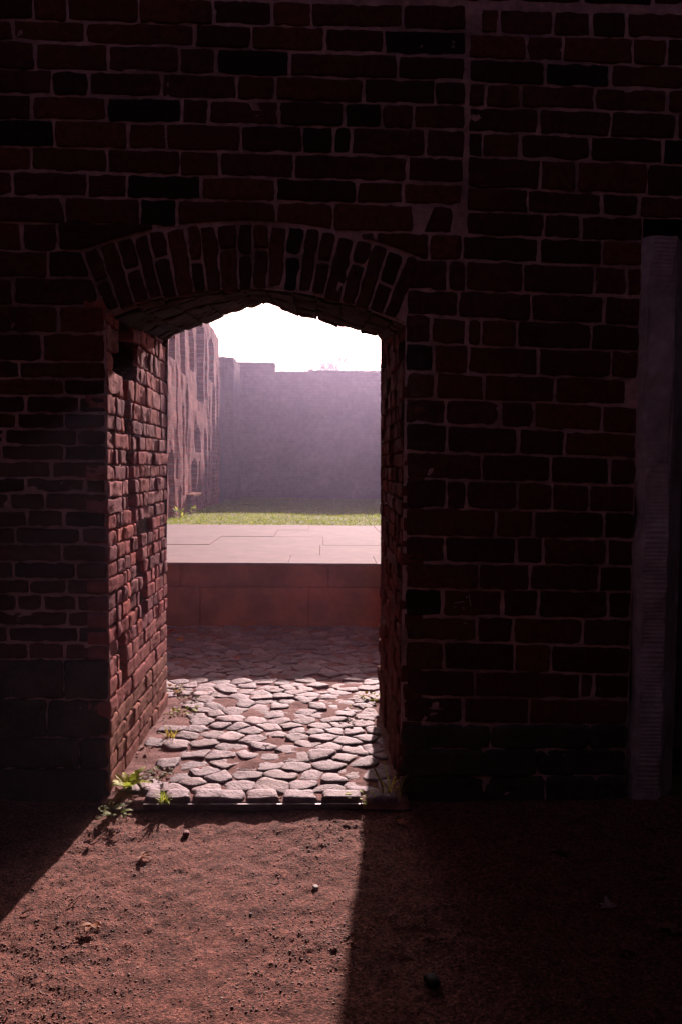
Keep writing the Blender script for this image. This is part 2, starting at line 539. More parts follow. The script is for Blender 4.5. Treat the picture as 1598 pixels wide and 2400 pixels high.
# left of the arch, then the thin old courses left of the door
JLL = [520, 587, 650, 715, 779, 846, 886, 926, 967, 1005, 1042, 1080, 1120, 1155, 1195, 1235, 1275, 1317, 1357, 1393, 1432, 1468, 1506, 1546]
VLL = [[134], [112], [32], [137], [99], [46], [150], [60, 185], [40, 152], [182], [3, 150], [120], [60, 200], [104], [150], [35, 190], [145],
       [30, 178], [155], [38, 100, 178], [160], [20, 185], [150]]
for i in range(len(JLL) - 1):
    lim = acx if i < 4 else XL
    lim = min(lim, XL + 0.02) if i >= 3 else lim
    row(((0, JLL[i + 1]), (254, JLL[i + 1] + 2)), ((0, JLL[i]), (254, JLL[i] + 2)), VLL[i], XLEFT, lim if i < 3 else XL - 0.002, fill_left=True,
        ring=-1 if i < 4 else 0, k=0.85 if i > 4 else 1.0, rough=0.003)
# right of the seam
XNICHE = W(1493, 1000)[0]
XRIGHT = XNICHE + 1.2
JR = [(16, 24), (77, 84), (135, 146), (191, 201), (247, 256), (306, 317), (365, 376), (434, 449), (492, 503), (549, 560), (609, 620), (680, 690), (743, 757),
      (807, 818), (874, 884), (936, 946), (995, 1010), (1061, 1070), (1125, 1134), (1192, 1198), (1257, 1262), (1319, 1325), (1381, 1385), (1446, 1449),
      (1504, 1513), (1572, 1578), (1634, 1638), (1696, 1700)]
VR = [[1124, 1169, 1298], [1104, 1233, 1320, 1484], [1278, 1430], [1137, 1221, 1394, 1563], [1262, 1431], [1130, 1219, 1385, 1553], [1267, 1351, 1517],
      [1237, 1410, 1497], [1275, 1362], [1005, 1080, 1263, 1410], [967, 1049, 1091, 1227, 1393, 1470], [1074, 1245, 1416], [1010, 1094, 1127, 1212, 1385],
      [1016, 1096, 1262, 1432], [1020, 1134, 1301, 1468], [1045, 1172, 1250, 1412], [1047, 1214, 1323], [1129, 1290, 1428], [1045, 1091, 1212, 1294, 1381],
      [1162, 1250, 1415], [1043, 1210, 1272, 1422], [1122, 1241, 1403], [1036, 1177, 1260, 1425], [1117, 1201, 1365], [1041, 1205, 1291], [1112, 1360, 1391],
      [1086, 1240]]
for i in range(len(JR) - 1):
    a, b = JR[i], JR[i + 1]
    left = XSEAM + 0.006 if i < 9 else max(XR, W(950, a[0])[0])
    right = XRIGHT if i < 8 else XNICHE
    row(((1050, b[0]), (1350, b[1])), ((1050, a[0]), (1350, a[1])), VR[i], left, right, fill_right=(i < 8), ring=1 if 6 < i < 13 else 0, k=1.0)
# right of the arch between ring and seam, rows 541..609
for (y0, y1, js) in ((541, 609, [790, 880, 1005, 1080]),):
    row(((950, y1), (1096, y1 + 3)), ((950, y0 + 4), (1096, y0 + 7)), js, acx, XSEAM - 0.004, ring=1)
# courses above the picture
z = W(500, -10)[1]
zi = 0
while z < 3.15:
    x = XLEFT
    while x < XRIGHT:
        w_ = random.choice([0.235, 0.235, 0.115]) * random.uniform(0.95, 1.05)
        if z > W(1200, 20)[1] + 0.0 or x < XSEAM - 0.2:
            brick(mb_front, x + JW, x + w_ - JW, z + JW, z + 0.082 - JW, front, red(), random.uniform(-0.003, 0.003), slope=-0.015)
        x += w_
    z += 0.083; zi += 1
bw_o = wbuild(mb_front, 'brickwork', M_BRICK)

# mortar behind the bricks
mm = MB()


def sheet(x0, x1, zlo, zhi, y=D + 0.0050, step=0.02, amp=0.0018):
    nx = max(2, int((x1 - x0) / step)); xs = np.linspace(x0, x1, nx)
    zl = zlo(xs) if callable(zlo) else np.full(nx, zlo)
    zh = zhi(xs) if callable(zhi) else np.full(nx, zhi)
    nz = max(2, int(float(np.max(zh - zl)) / step)); t = np.linspace(0, 1, nz)
    Z = zl[:, None] + (zh - zl)[:, None] * t[None]
    X = np.repeat(xs[:, None], nz, 1)
    Y = y + amp * fbm(X * 22, Z * 22, 3.1, 3)
    mm.grid(np.stack([X, Y, Z], -1))


ZT = 3.2
sheet(XLEFT, XL, -0.05, ZT)
sheet(XL, XR, lambda x: z_front(x) + 0.0, ZT)
sheet(XR, XNICHE, -0.05, ZT)
Z_LINT = W(1500, 512)[1]
sheet(XNICHE, XRIGHT, Z_LINT, ZT)
wbuild(mm, 'mortar', M_MORTAR)

# arch ring of brick voussoirs
ma = MB()
A0, A1 = math.asin((W(205, 600)[0] - acx) / R_OUT), math.asin((W(960, 600)[0] - acx) / R_OUT)
NV = 20
amap = lambda u, v, n: np.stack([acx + v * np.sin(u / R_OUT), D - n, acz + v * np.cos(u / R_OUT)], -1)
A0 -= 0.012; A1 += 0.028
edges = np.linspace(A0, A1, NV + 1) + np.concatenate([[0], RNG.uniform(-0.004, 0.004, NV - 1), [0]])
for i in range(NV):
    u0, u1 = edges[i] * R_OUT + 0.004, edges[i + 1] * R_OUT - 0.004
    f = random.uniform(0.001, 0.006)
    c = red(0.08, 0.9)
    if i % 2 == 1 and i not in (9,):
        brick(ma, u0, u1, R_IN + random.uniform(-0.008, 0.012), R_OUT - random.uniform(0.004, 0.012), amap, c, f, edge=0.004, wear=0.008)
    else:
        sp = (R_IN + R_OUT) / 2 + random.uniform(-0.012, 0.03)
        brick(ma, u0, u1, R_IN + random.uniform(-0.008, 0.012), sp - 0.005, amap, c, f, edge=0.004, wear=0.008)
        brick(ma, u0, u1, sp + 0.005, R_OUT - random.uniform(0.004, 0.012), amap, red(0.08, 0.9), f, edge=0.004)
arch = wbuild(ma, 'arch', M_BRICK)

# underside of the arch: bricks set along the depth, broken at the far edge
ms = MB(); msm = MB()


def soffit(u, v, n):
    x = np.clip(u, XL, XR)
    t = np.clip(v / T, -0.1, 1.1)
    zz = z_front(x) * (1 - t) + z_back(x) * t
    return np.stack([u, D + v, zz - n], -1)


x = XL - 0.01
k = 0
while x < XR:
    w_ = random.uniform(0.075, 0.105)
    v = random.choice([0.0, -0.11]) + 0.115 if k % 2 else 0.115
    v = 0.02 if k % 2 else 0.125
    first = True
    while v < T - 0.02:
        ln = random.choice([0.11, 0.225, 0.225]) * random.uniform(0.9, 1.1)
        e = min(v + ln, T + random.uniform(-0.02, 0.03))
        if T - e < 0.07:
            e = T + random.uniform(-0.012, 0.012)
        brick(ms, x + 0.0015, x + w_ - 0.0015, v + 0.005, e - 0.004, soffit, red(0.15, 0.4), random.uniform(0.0, 0.009), edge=0.003,  # colour scaled down: the shade under the arch is put into the bricks
              rough=0.004, corner=0.006, wear=0.01, back=-0.05)
        v = e
    x += w_; k += 1
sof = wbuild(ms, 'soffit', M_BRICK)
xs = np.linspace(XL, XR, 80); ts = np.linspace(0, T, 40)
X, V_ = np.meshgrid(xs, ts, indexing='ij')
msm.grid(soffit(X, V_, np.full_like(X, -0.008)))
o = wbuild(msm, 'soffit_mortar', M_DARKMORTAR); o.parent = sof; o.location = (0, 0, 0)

# the two sides of the passage
jl = lambda u, v, n: np.stack([XL + n + 0 * u, D + u, v], -1)
jr = lambda u, v, n: np.stack([XR - n + 0 * u, D + u, v], -1)


def crevice(u, z):
    """broken-out slot that wanders down the lit side"""
    if 0.93 < z < 1.42:
        return abs(u - (0.27 + 0.10 * (1.42 - z) / 0.49)) < 0.04 + 0.022 * math.sin(z * 40)
    if 0.52 < z <= 0.93:
        return abs(u - (0.44 + 0.13 * (0.93 - z) / 0.41 + 0.02 * math.sin(z * 31))) < 0.045 + 0.012 * math.sin(z * 53)
    if 0.36 < z < 0.58 and abs(u - (0.15 + 0.3 * (0.56 - z))) < 0.04:
        return True
    if z >= 1.42 and 0.13 + 0.25 * (z - 1.42) < u < 0.46 - 0.2 * (z - 1.42) + 0.03 * math.sin(z * 37):
        return True
    return False


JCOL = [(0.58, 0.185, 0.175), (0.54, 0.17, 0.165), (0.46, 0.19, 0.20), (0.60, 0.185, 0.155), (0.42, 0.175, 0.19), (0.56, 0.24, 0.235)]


def jamb(mapf, left):
    mj = MB(); mo = MB()
    z = 0.0; k = 0
    while z < 1.75:
        low = z < 0.46
        ch = 0.066 if low else random.uniform(0.052, 0.06)
        if z > 1.25: ch = random.uniform(0.065, 0.085)
        u = 0.0
        q = 0
        droop = (random.uniform(-0.006, 0.006)) + (0.02 * (z - 1.0) if z > 1.1 else 0)
        while u < T - 0.005:
            if low:
                ln = random.choice([0.225, 0.225, 0.11]) * random.uniform(0.95, 1.05)
                if k % 2 and q == 0: ln = 0.112
            else:
                ln = random.choice([0.075, 0.10, 0.115, 0.115, 0.14, 0.06, 0.19]) * random.uniform(0.85, 1.15)
                if q == 0: ln = random.choice([0.115, 0.10, 0.2])
            e = min(u + ln, T)
            if T - e < 0.06: e = T + random.uniform(-0.008, 0.012)
            zm = z + ch / 2
            uc = (u + e) / 2
            top = float(z_front(XL + 0.01)) * (1 - uc / T) + float(z_back(XL + 0.02)) * uc / T
            segs = [(u, e)]
            if left:
                sm = np.linspace(u, e, 13); okk = [not crevice(q_, zm) for q_ in sm]
                if not all(okk):
                    segs = []; st = None
                    for q_, g_ in zip(sm, okk):
                        if g_ and st is None: st = q_
                        if not g_ and st is not None:
                            segs.append((st, q_ - 0.004)); st = None
                    if st is not None: segs.append((st, e))
            segs = [(a_, b_) for a_, b_ in segs if b_ - a_ > 0.022]
            if zm < top + 0.03 and segs and not (not left and random.random() < 0.05 and not low):
                if low:
                    f = random.uniform(-0.004, 0.004); wr = 0.004; rg = 0.0025; cr = 0.008; bv = 0.006
                else:
                    f = random.uniform(-0.003, 0.003) + 0.003 * float(vnoise(uc * 7, zm * 7, 2.2)) - (random.uniform(0.012, 0.035) if random.random() < 0.03 else 0); wr = random.choice([0.002, 0.005, 0.012]); rg = 0.0032; cr = 0.007; bv = 0.004
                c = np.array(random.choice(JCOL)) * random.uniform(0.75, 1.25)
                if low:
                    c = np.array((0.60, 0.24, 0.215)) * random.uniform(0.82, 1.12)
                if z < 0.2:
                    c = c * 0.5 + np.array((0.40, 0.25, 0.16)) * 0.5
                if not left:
                    c = c * np.array((0.32, 0.27, 0.27)); f = f * 2.2  # unlit side: its shade is put into a darker brick colour
                gu = 0.0025 if low else random.uniform(0.003, 0.007)
                for a_, b_ in segs:
                  if a_ == 0.0 and left: a_ = random.uniform(-0.009, 0.004)
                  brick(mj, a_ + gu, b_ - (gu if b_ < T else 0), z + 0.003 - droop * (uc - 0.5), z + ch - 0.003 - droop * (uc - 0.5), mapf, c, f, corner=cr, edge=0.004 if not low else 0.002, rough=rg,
                      wear=wr, bev=bv, back=-0.07, slope=-droop + (0 if low else random.uniform(-0.03, 0.03)))
            u = e; q += 1
        z += ch; k += 1
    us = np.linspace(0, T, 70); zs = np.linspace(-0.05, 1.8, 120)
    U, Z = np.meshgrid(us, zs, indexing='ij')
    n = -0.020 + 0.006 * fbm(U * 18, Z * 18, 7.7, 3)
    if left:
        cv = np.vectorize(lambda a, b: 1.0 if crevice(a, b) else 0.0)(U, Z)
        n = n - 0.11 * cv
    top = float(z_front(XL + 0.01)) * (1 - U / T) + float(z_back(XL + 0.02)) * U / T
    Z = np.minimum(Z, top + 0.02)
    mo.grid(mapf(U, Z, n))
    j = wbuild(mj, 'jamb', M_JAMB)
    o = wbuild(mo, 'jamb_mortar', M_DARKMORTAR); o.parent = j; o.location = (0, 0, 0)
    return j


tag(jamb(jl, True), 'sunlit crumbling brick side of the doorway with a dark broken-out slot')
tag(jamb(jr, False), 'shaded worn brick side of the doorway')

# rough stone footing courses
mp = MB()
PC = [(0.13, 0.115, 0.105), (0.11, 0.10, 0.09), (0.15, 0.13, 0.12)]
for (xa, xb, tops) in ((XLEFT, XL - 0.004, [1546, 1640, 1730, 1800, 1880]), (XR + 0.004, XNICHE, [1698, 1757, 1820, 1885])):
    zs_ = [W(500, t)[1] for t in tops]
    zs_[-1] = -0.03
    for zh, zl in zip(zs_[:-1], zs_[1:]):
        x = xa
        while x < xb - 0.02:
            w_ = random.uniform(0.16, 0.38)
            e = min(x + w_, xb)
            if xb - e < 0.08: e = xb
            brick(mp, x + 0.001, e - 0.001, zl + 0.001, zh - 0.001, front, np.array(random.choice(PC)) * random.uniform(0.7, 1.2), random.uniform(0.0, 0.012), corner=0.014,
                  edge=0.004, rough=0.008, bev=0.010, back=-0.04)
            x = e
tag(wbuild(mp, 'footing', M_PLINTH), 'rough grey stone footing below the brick courses')

# pale stone jamb of the blocked opening at the right, its dark lintel and the infill
mj = MB()
prof = [(XNICHE - 0.0, 0.02), (XNICHE + 0.012, -0.012), (XNICHE + 0.03, -0.016), (XNICHE + 0.105, -0.016), (XNICHE + 0.112, -0.008), (XNICHE + 0.118, 0.0), (XNICHE + 0.20, 0.11),
        (XNICHE + 0.215, 0.13), (XNICHE + 0.22, 0.32)]
px_ = np.array([p[0] for p in prof]); py_ = np.array([p[1] for p in prof])
s_ = np.linspace(0, len(prof) - 1, 60)
zs = np.linspace(-0.03, W(1500, 556)[1], 520)
xx = np.interp(s_, np.arange(len(prof)), px_)[:, None] + 0 * zs[None]
yy = np.interp(s_, np.arange(len(prof)), py_)[:, None] + 0 * zs[None]
lean = (zs - 1.1) * 0.0
erode = 0.018 * np.clip(fbm(s_[:, None] * 0.5 + 3, zs[None] * 4.0, 1.0, 4), -0.4, 1) * np.clip(1.0 - (s_[:, None] / 8) ** 2, 0, 1)
yy = yy + D + erode + 0.0013 * np.clip(fbm(zs[None] * 2.5, 0 * zs[None], 5.0, 2) + 0.4, 0, 1) * np.sin(zs[None] * 430 + 2.6 * np.sin(zs[None] * 31)) * ((s_[:, None] > 2) & (s_[:, None] < 4.5))
xx = xx + lean[None] + 0.012 * fbm(zs[None] * 5 + 40, 0 * zs[None], 2.0, 4) * np.exp(-s_[:, None])
mj.grid(np.stack([xx, yy, np.repeat(zs[None], 60, 0)], -1))
tag(wbuild(mj, 'stone_jamb', M_STONE), 'pale grey tooled stone upright at the edge of the blocked opening')
ml_ = MB()
ml_.box(XNICHE - 0.012, XRIGHT, D + 0.05, D + 0.4, W(1500, 556)[1] + 0.001, Z_LINT + 0.002)
tag(wbuild(ml_, 'lintel', M_OAK, smooth=False), 'black timber lintel over the stone upright')
mi = MB()
zz = np.linspace(-0.03, Z_LINT, 12); xx = np.linspace(XNICHE + 0.2, XRIGHT, 12)
X, Z = np.meshgrid(xx, zz, indexing='ij')
mi.grid(np.stack([X, np.full_like(X, D + 0.31), Z], -1))
wbuild(mi, 'infill', brick_sheet_material('infill_brick', (0.06, 0.03, 0.025), (0.04, 0.025, 0.022), (0.09, 0.07, 0.06)))

# white chalk scratches on one brick
mck = MB()
for (xa, ya, xb, yb) in ((1098, 1393, 1101, 1422), (1062, 1413, 1086, 1410), (1062, 1419, 1067, 1426), (1084, 1423, 1087, 1430), (1090, 1400, 1095, 1398), (1083, 1458, 1096, 1462)):
    (x0, z0), (x1, z1) = W(xa, ya), W(xb, yb)
    nn = 5
    tt = np.linspace(0, 1, nn)
    pts_ = [(x0 + (x1 - x0) * q + random.uniform(-1, 1) * 0.0012, D - 0.0035, z0 + (z1 - z0) * q + random.uniform(-1, 1) * 0.0012) for q in tt]
    mck.tube(pts_, [0.0014] * nn, 5, (0.75, 0.72, 0.74))
tag(wbuild(mck, 'chalk_mark', M_GRAVEL), 'white chalk scratches on a dark brick')

# plain masonry round the detailed part, the far face and unseen walls added round the viewer to block skylight
M_SHEET = brick_sheet_material('plain_brickwork', (0.11, 0.036, 0.03), (0.08, 0.03, 0.027), (0.22, 0.16, 0.155))
M_SHEETY = brick_sheet_material('plain_brickwork_side', (0.11, 0.036, 0.03), (0.08, 0.03, 0.027), (0.22, 0.16, 0.155), axis='YZ')
WX0, WX1, WZ = -4.0, 3.4, 6.4
mu = MB()
mu.box(WX0, WX1, D + 0.006, YB - 0.01, ZT, WZ)
mu.box(WX0, XLEFT, D + 0.006, YB - 0.01, -0.05, ZT - 0.001)
mu.box(XRIGHT, WX1, D + 0.006, YB - 0.01, -0.05, ZT - 0.001)
wbuild(mu, 'upper_masonry', M_SHEET, smooth=False)
mbk = MB()
mbk.box(XLEFT, XL - 0.09, YB - 0.06, YB, -0.05, ZT - 0.001)
mbk.box(XR + 0.09, XRIGHT, YB - 0.06, YB, -0.05, ZT - 0.001)
xs = np.linspace(XL - 0.088, XR + 0.088, 60)
zb = np.where(xs < XL, -0.05, np.where(xs > XR, -0.05, z_back(np.clip(xs, XL, XR)) + 0.012))
Z = zb[:, None] + (ZT - zb)[:, None] * np.linspace(0, 1, 30)[None]
mbk.grid(np.stack([np.repeat(xs[:, None], 30, 1), np.full_like(Z, YB - 0.002), Z], -1))
wbuild(mbk, 'rear_face', M_SHEET, smooth=False)
BACKY = -3.2
for (x0, x1, y0, y1, mt) in ((WX0, WX0 + 0.8, BACKY, D, M_SHEETY), (WX1 - 0.8, WX1, BACKY, D, M_SHEETY), (WX0, WX1, BACKY - 0.8, BACKY, M_SHEET)):
    mr_ = MB(); mr_.box(x0, x1, y0, y1 - 0.002, -0.05, WZ)
    wbuild(mr_, 'shading_wall', mt, smooth=False)

# ------------------------------------------------------------------ GROUND
LAW0 = (8.98, 1.14 - 0.72); LAW1 = (22.4, 1.14 - 0.97)
lawn_z = lambda y: np.interp(y, [LAW0[0], LAW1[0]], [LAW0[1], LAW1[1]])

mg = MB()
g = np.linspace(-58, 58, 30)
X, Y = np.meshgrid(g, g + 8, indexing='ij')
mg.grid(np.stack([X, Y, np.full_like(X, -0.06)], -1))
tag(mg.build('ground', M_FIELD), kind='structure')

mp = MB()
xs = np.concatenate([np.linspace(WX0 + 0.8, -1.35, 30)[:-1], np.arange(-1.35, 1.4, 0.006), np.linspace(1.4, WX1 - 0.8, 20)[1:]])
ys = np.concatenate([np.linspace(BACKY, 1.35, 40)[:-1], np.arange(1.35, D + 0.03, 0.006)])
X, Y = np.meshgrid(xs, ys, indexing='ij')


def path_z(X, Y):
    X = np.asarray(X, float); Y = np.asarray(Y, float)
    z = 0.010 * fbm(X * 2.1, Y * 2.1, 5.0, 3) + 0.0032 * fbm(X * 26, Y * 26, 9.0, 3)
    cl = vnoise(X * 62, Y * 62, 4.0) + 0.5 * vnoise(X * 130, Y * 130, 8.0)
    z = z + 0.0035 * np.clip(cl - 0.25, 0, 1) * np.clip(0.6 + fbm(X * 3.2, Y * 3.2, 31.0, 3), 0.1, 1.3)
    return z - 0.012


mp.grid(np.stack([X, Y, path_z(X, Y)], -1))
tag(mp.build('path', M_PATH), kind='structure')

# loose gravel and clods on the path
base_ico = []
phi = (1 + 5 ** 0.5) / 2
ICO_V = np.array([(-1, phi, 0), (1, phi, 0), (-1, -phi, 0), (1, -phi, 0), (0, -1, phi), (0, 1, phi), (0, -1, -phi), (0, 1, -phi), (phi, 0, -1), (phi, 0, 1), (-phi, 0, -1), (-phi, 0, 1)])
ICO_V = ICO_V / np.linalg.norm(ICO_V[0])
ICO_F = [(0, 11, 5), (0, 5, 1), (0, 1, 7), (0, 7, 10), (0, 10, 11), (1, 5, 9), (5, 11, 4), (11, 10, 2), (10, 7, 6), (7, 1, 8), (3, 9, 4), (3, 4, 2), (3, 2, 6), (3, 6, 8), (3, 8, 9), (4, 9, 5), (2, 4, 11), (6, 2, 10), (8, 6, 7), (9, 8, 1)]
GC = [(0.20, 0.08, 0.055), (0.22, 0.10, 0.07), (0.15, 0.06, 0.045), (0.13, 0.055, 0.045), (0.30, 0.14, 0.08), (0.34, 0.13, 0.05), (0.42, 0.25, 0.18), (0.10, 0.05, 0.045), (0.38, 0.19, 0.09)]


def pebble(mb, x, y, z, r, col):
    sc = np.array([random.uniform(0.7, 1.35), random.uniform(0.7, 1.35), random.uniform(0.28, 0.6)]) * r
    V = ICO_V * (1 + RNG.uniform(-0.22, 0.22, (12, 1))) * sc
    a = random.uniform(0, 6.28); ca, sa = math.cos(a), math.sin(a)
    V = np.stack([V[:, 0] * ca - V[:, 1] * sa + x, V[:, 0] * sa + V[:, 1] * ca + y, V[:, 2] + z], 1)
    mb.add(V, ICO_F, col)


mgv = MB()
NG = 46000
gx = RNG.uniform(-1.25, 1.3, NG * 2); gy = RNG.uniform(1.4, 2.63, NG * 2)
dens = 0.5 + 0.5 * fbm(gx * 3.2, gy * 3.2, 31.0, 3)
keep = RNG.random(NG * 2) < np.clip(dens, 0.12, 1) * np.interp(gy, [1.4, 2.6], [1.0, 0.5])
gx, gy = gx[keep][:NG], gy[keep][:NG]
gz = path_z(gx, gy)
for a, b, c in zip(gx, gy, gz):
    r_ = 0.0009 + 0.0024 * random.random() ** 2.4
    pebble(mgv, a, b, c + r_ * 0.12, r_, np.array(random.choice(GC)) * random.uniform(0.7, 1.3) if random.random() > 0.012 else (0.5, 0.42, 0.38))
tag(mgv.build('gravel', M_GRAVEL), kind='stuff')


# ------------------------------------------------------------------ COBBLES
def clip_poly(poly, a, b, c):
    """keep a*x + b*y <= c"""
    out = []
    for i in range(len(poly)):
        p, q = poly[i], poly[(i + 1) % len(poly)]
        dp, dq = a * p[0] + b * p[1] - c, a * q[0] + b * q[1] - c
        if dp <= 0: out.append(p)
        if dp * dq < 0:
            t = dp / (dp - dq)
            out.append((p[0] + (q[0] - p[0]) * t, p[1] + (q[1] - p[1]) * t))
    return out


def voronoi(P, box, asp):
    P = np.asarray(P); Q = P * np.array([1, asp])
    polys = []
    for i in range(len(P)):
        poly = [(box[0], box[2] * asp), (box[1], box[2] * asp), (box[1], box[3] * asp), (box[0], box[3] * asp)]
        dist = np.linalg.norm(Q - Q[i], axis=1)
        for j in np.argsort(dist)[1:18]:
            dx, dy = Q[j] - Q[i]
            mx_, my_ = (Q[j] + Q[i]) / 2
            poly = clip_poly(poly, dx, dy, dx * mx_ + dy * my_)
            if len(poly) < 3: break
        polys.append(np.array([(p[0], p[1] / asp) for p in poly]) if len(poly) >= 3 else None)
    return polys


YC0 = 2.64           # threshold
mc = MB()
CC = [(0.44, 0.315, 0.335), (0.39, 0.28, 0.31), (0.50, 0.35, 0.355), (0.32, 0.22, 0.235), (0.44, 0.33, 0.36), (0.36, 0.235, 0.23)]


def stone(mb, poly, gap, col, dome=0.016, top=0.004, z0=0.0, seed=0.0):
    c = poly.mean(0)
    # resample outline
    pts = []
    per = np.linalg.norm(np.roll(poly, -1, 0) - poly, axis=1)
    tot = per.sum(); n = 22
    for i in range(n):
        s = tot * i / n; k = 0
        while s > per[k] and k < len(per) - 1:
            s -= per[k]; k += 1
        pts.append(poly[k] + (np.roll(poly, -1, 0)[k] - poly[k]) * s / per[k])
    P = np.array(pts) - c
    for _ in range(1):
        P = 0.66 * P + 0.17 * (np.roll(P, 1, 0) + np.roll(P, -1, 0))
    rad = np.linalg.norm(P, axis=1).mean()
    P = P * (1 - gap / rad) * 1.04
    P = P * (1 + 0.16 * vnoise(P[:, 0] * 40 + seed, P[:, 1] * 40 + seed)[:, None])
    tilt = RNG.normal(0, 0.035, 2)
    V = []
    for sc, zz in ((1.02, -0.03), (1.0, -0.002), (0.975, dome * 0.55), (0.91, dome * 0.95), (0.6, dome * 1.05), (0.3, dome * 1.1)):
        Q = P * sc
        hz = z0 + top + zz + (Q @ tilt if zz > 0 else 0) + (0.0035 * fbm(Q[:, 0] * 22 + seed, Q[:, 1] * 22, seed, 3) if zz > 0 else 0)
        V.append(np.stack([Q[:, 0] + c[0], Q[:, 1] + c[1], hz + 0 * Q[:, 0]], 1))
    fs = []
    for r_ in range(5):
        for k in range(n):
            k2 = (k + 1) % n
            fs.append((r_ * n + k, r_ * n + k2, (r_ + 1) * n + k2, (r_ + 1) * n + k))
    fs.append(tuple(5 * n + k for k in range(n)))
    mb.add(np.concatenate(V), fs, col)


def cob_z(y):
    return 0.010 * np.sin(np.asarray(y) * 2.3)


# front row laid along the threshold, from the photograph
front_px = [(445, 568, 1878, 1898), (570, 655, 1876, 1902), (662, 745, 1878, 1906), (752, 850, 1884, 1908), (858, 935, 1878, 1902), (375, 440, 1888, 1900), (330, 372, 1886, 1899)]
for (a, b, t_, bt) in front_px:
    p0, p1 = G(a, bt), G(b, bt)
    q0, q1 = G(a + 6, t_ - 2), G(b - 4, t_ - 2)
    poly = np.array([(p0[0], YC0 + 0.012), (p1[0], YC0 + 0.012), (q1[0], YC0 + 0.10), (q0[0], YC0 + 0.10)])
    stone(mc, poly, 0.003, np.array(random.choice(CC)) * 0.95, dome=0.014, seed=random.random() * 99)
BX = (-1.75, 1.35, YC0 + 0.085, 5.56)
pts = []
tries = 0
while tries < 45000 and len(pts) < 1500:
    tries += 1
    x, y = random.uniform(BX[0], BX[1]), random.uniform(BX[2] + 0.02, BX[3])
    if y < YB + 0.03 and not (XL - 0.06 < x < XR + 0.06): continue
    mn = 0.082 if y > 3.3 else 0.090
    ok = True
    for (a, b) in pts:
        if abs(a - x) < mn and abs(b - y) < mn and (a - x) ** 2 + ((b - y) * 1.12) ** 2 < mn * mn * random.uniform(0.75, 1.0):
            ok = False; break
    if ok: pts.append((x, y))
polys = voronoi(pts, BX, 1.12)
for p, poly in zip(pts, polys):
    if poly is None: continue
    if p[1] < YB and (poly[:, 0].min() < XL + 0.0 or poly[:, 0].max() > XR): 
        poly[:, 0] = np.clip(poly[:, 0], XL + 0.015, XR - 0.015)
    if np.ptp(poly[:, 0]) < 0.04 or np.ptp(poly[:, 1]) < 0.03: continue
    if np.ptp(poly[:, 0]) > 0.32 or np.ptp(poly[:, 1]) > 0.3: continue
    edge_bad = p[1] < 3.9 and p[0] < XL + 0.14 and random.random() < 0.4
    if edge_bad or random.random() < 0.03: continue
    stone(mc, poly, random.choice([random.uniform(0.0, 0.004), random.uniform(0.002, 0.008)]), np.array(random.choice(CC)) * random.uniform(0.7, 1.12), dome=random.uniform(0.004, 0.0095), z0=float(cob_z(p[1])) - random.choice([0, 0, 0.006]),
          seed=random.random() * 99)
cob = tag(mc.build('cobbled_path', M_COBBLE), kind='structure')
msl = MB()
xs = np.arange(-1.9, 1.5, 0.014); ys = np.arange(YC0 - 0.012, 5.6, 0.014)
X, Y = np.meshgrid(xs, ys, indexing='ij')
msl.grid(np.stack([X, Y, cob_z(Y) + 0.0040 + 0.0045 * fbm(X * 16, Y * 16, 12.0, 4) - 0.012 * (Y < YC0 + 0.005) - 0.08 * ((Y < YB) & ((X < XL - 0.03) | (X > XR + 0.03)))], -1))
tag(msl.build('soil_bed', M_SOIL), kind='structure')
mgr = MB()
for _ in range(1500):
    x, y = random.uniform(XL + 0.02, XR - 0.02), YC0 + 0.02 + random.random() ** 1.6 * 1.5
    r_ = random.uniform(0.002, 0.005)
    pebble(mgr, x, y, float(cob_z(y)) + 0.002, r_, np.array(random.choice(GC)) * random.uniform(0.8, 1.5))
tag(mgr.build('grit', M_GRAVEL), kind='stuff')

# steel strip along the threshold
me_ = MB()
p0, p1 = G(330, 1903), G(852, 1917)
me_.box(p0[0], p1[0], YC0 - 0.006, YC0 - 0.001, -0.03, 0.007)
for t in np.linspace(0.08, 0.92, 4):
    xx = p0[0] + (p1[0] - p0[0]) * t
    me_.box(xx - 0.006, xx + 0.006, YC0 - 0.0012, YC0 + 0.004, -0.08, 0.002)
tag(me_.build('metal_edging', M_METAL, smooth=False, origin=((p0[0] + p1[0]) / 2, YC0, 0)), 'thin dark steel edging strip along the cobbled threshold', 'edging')

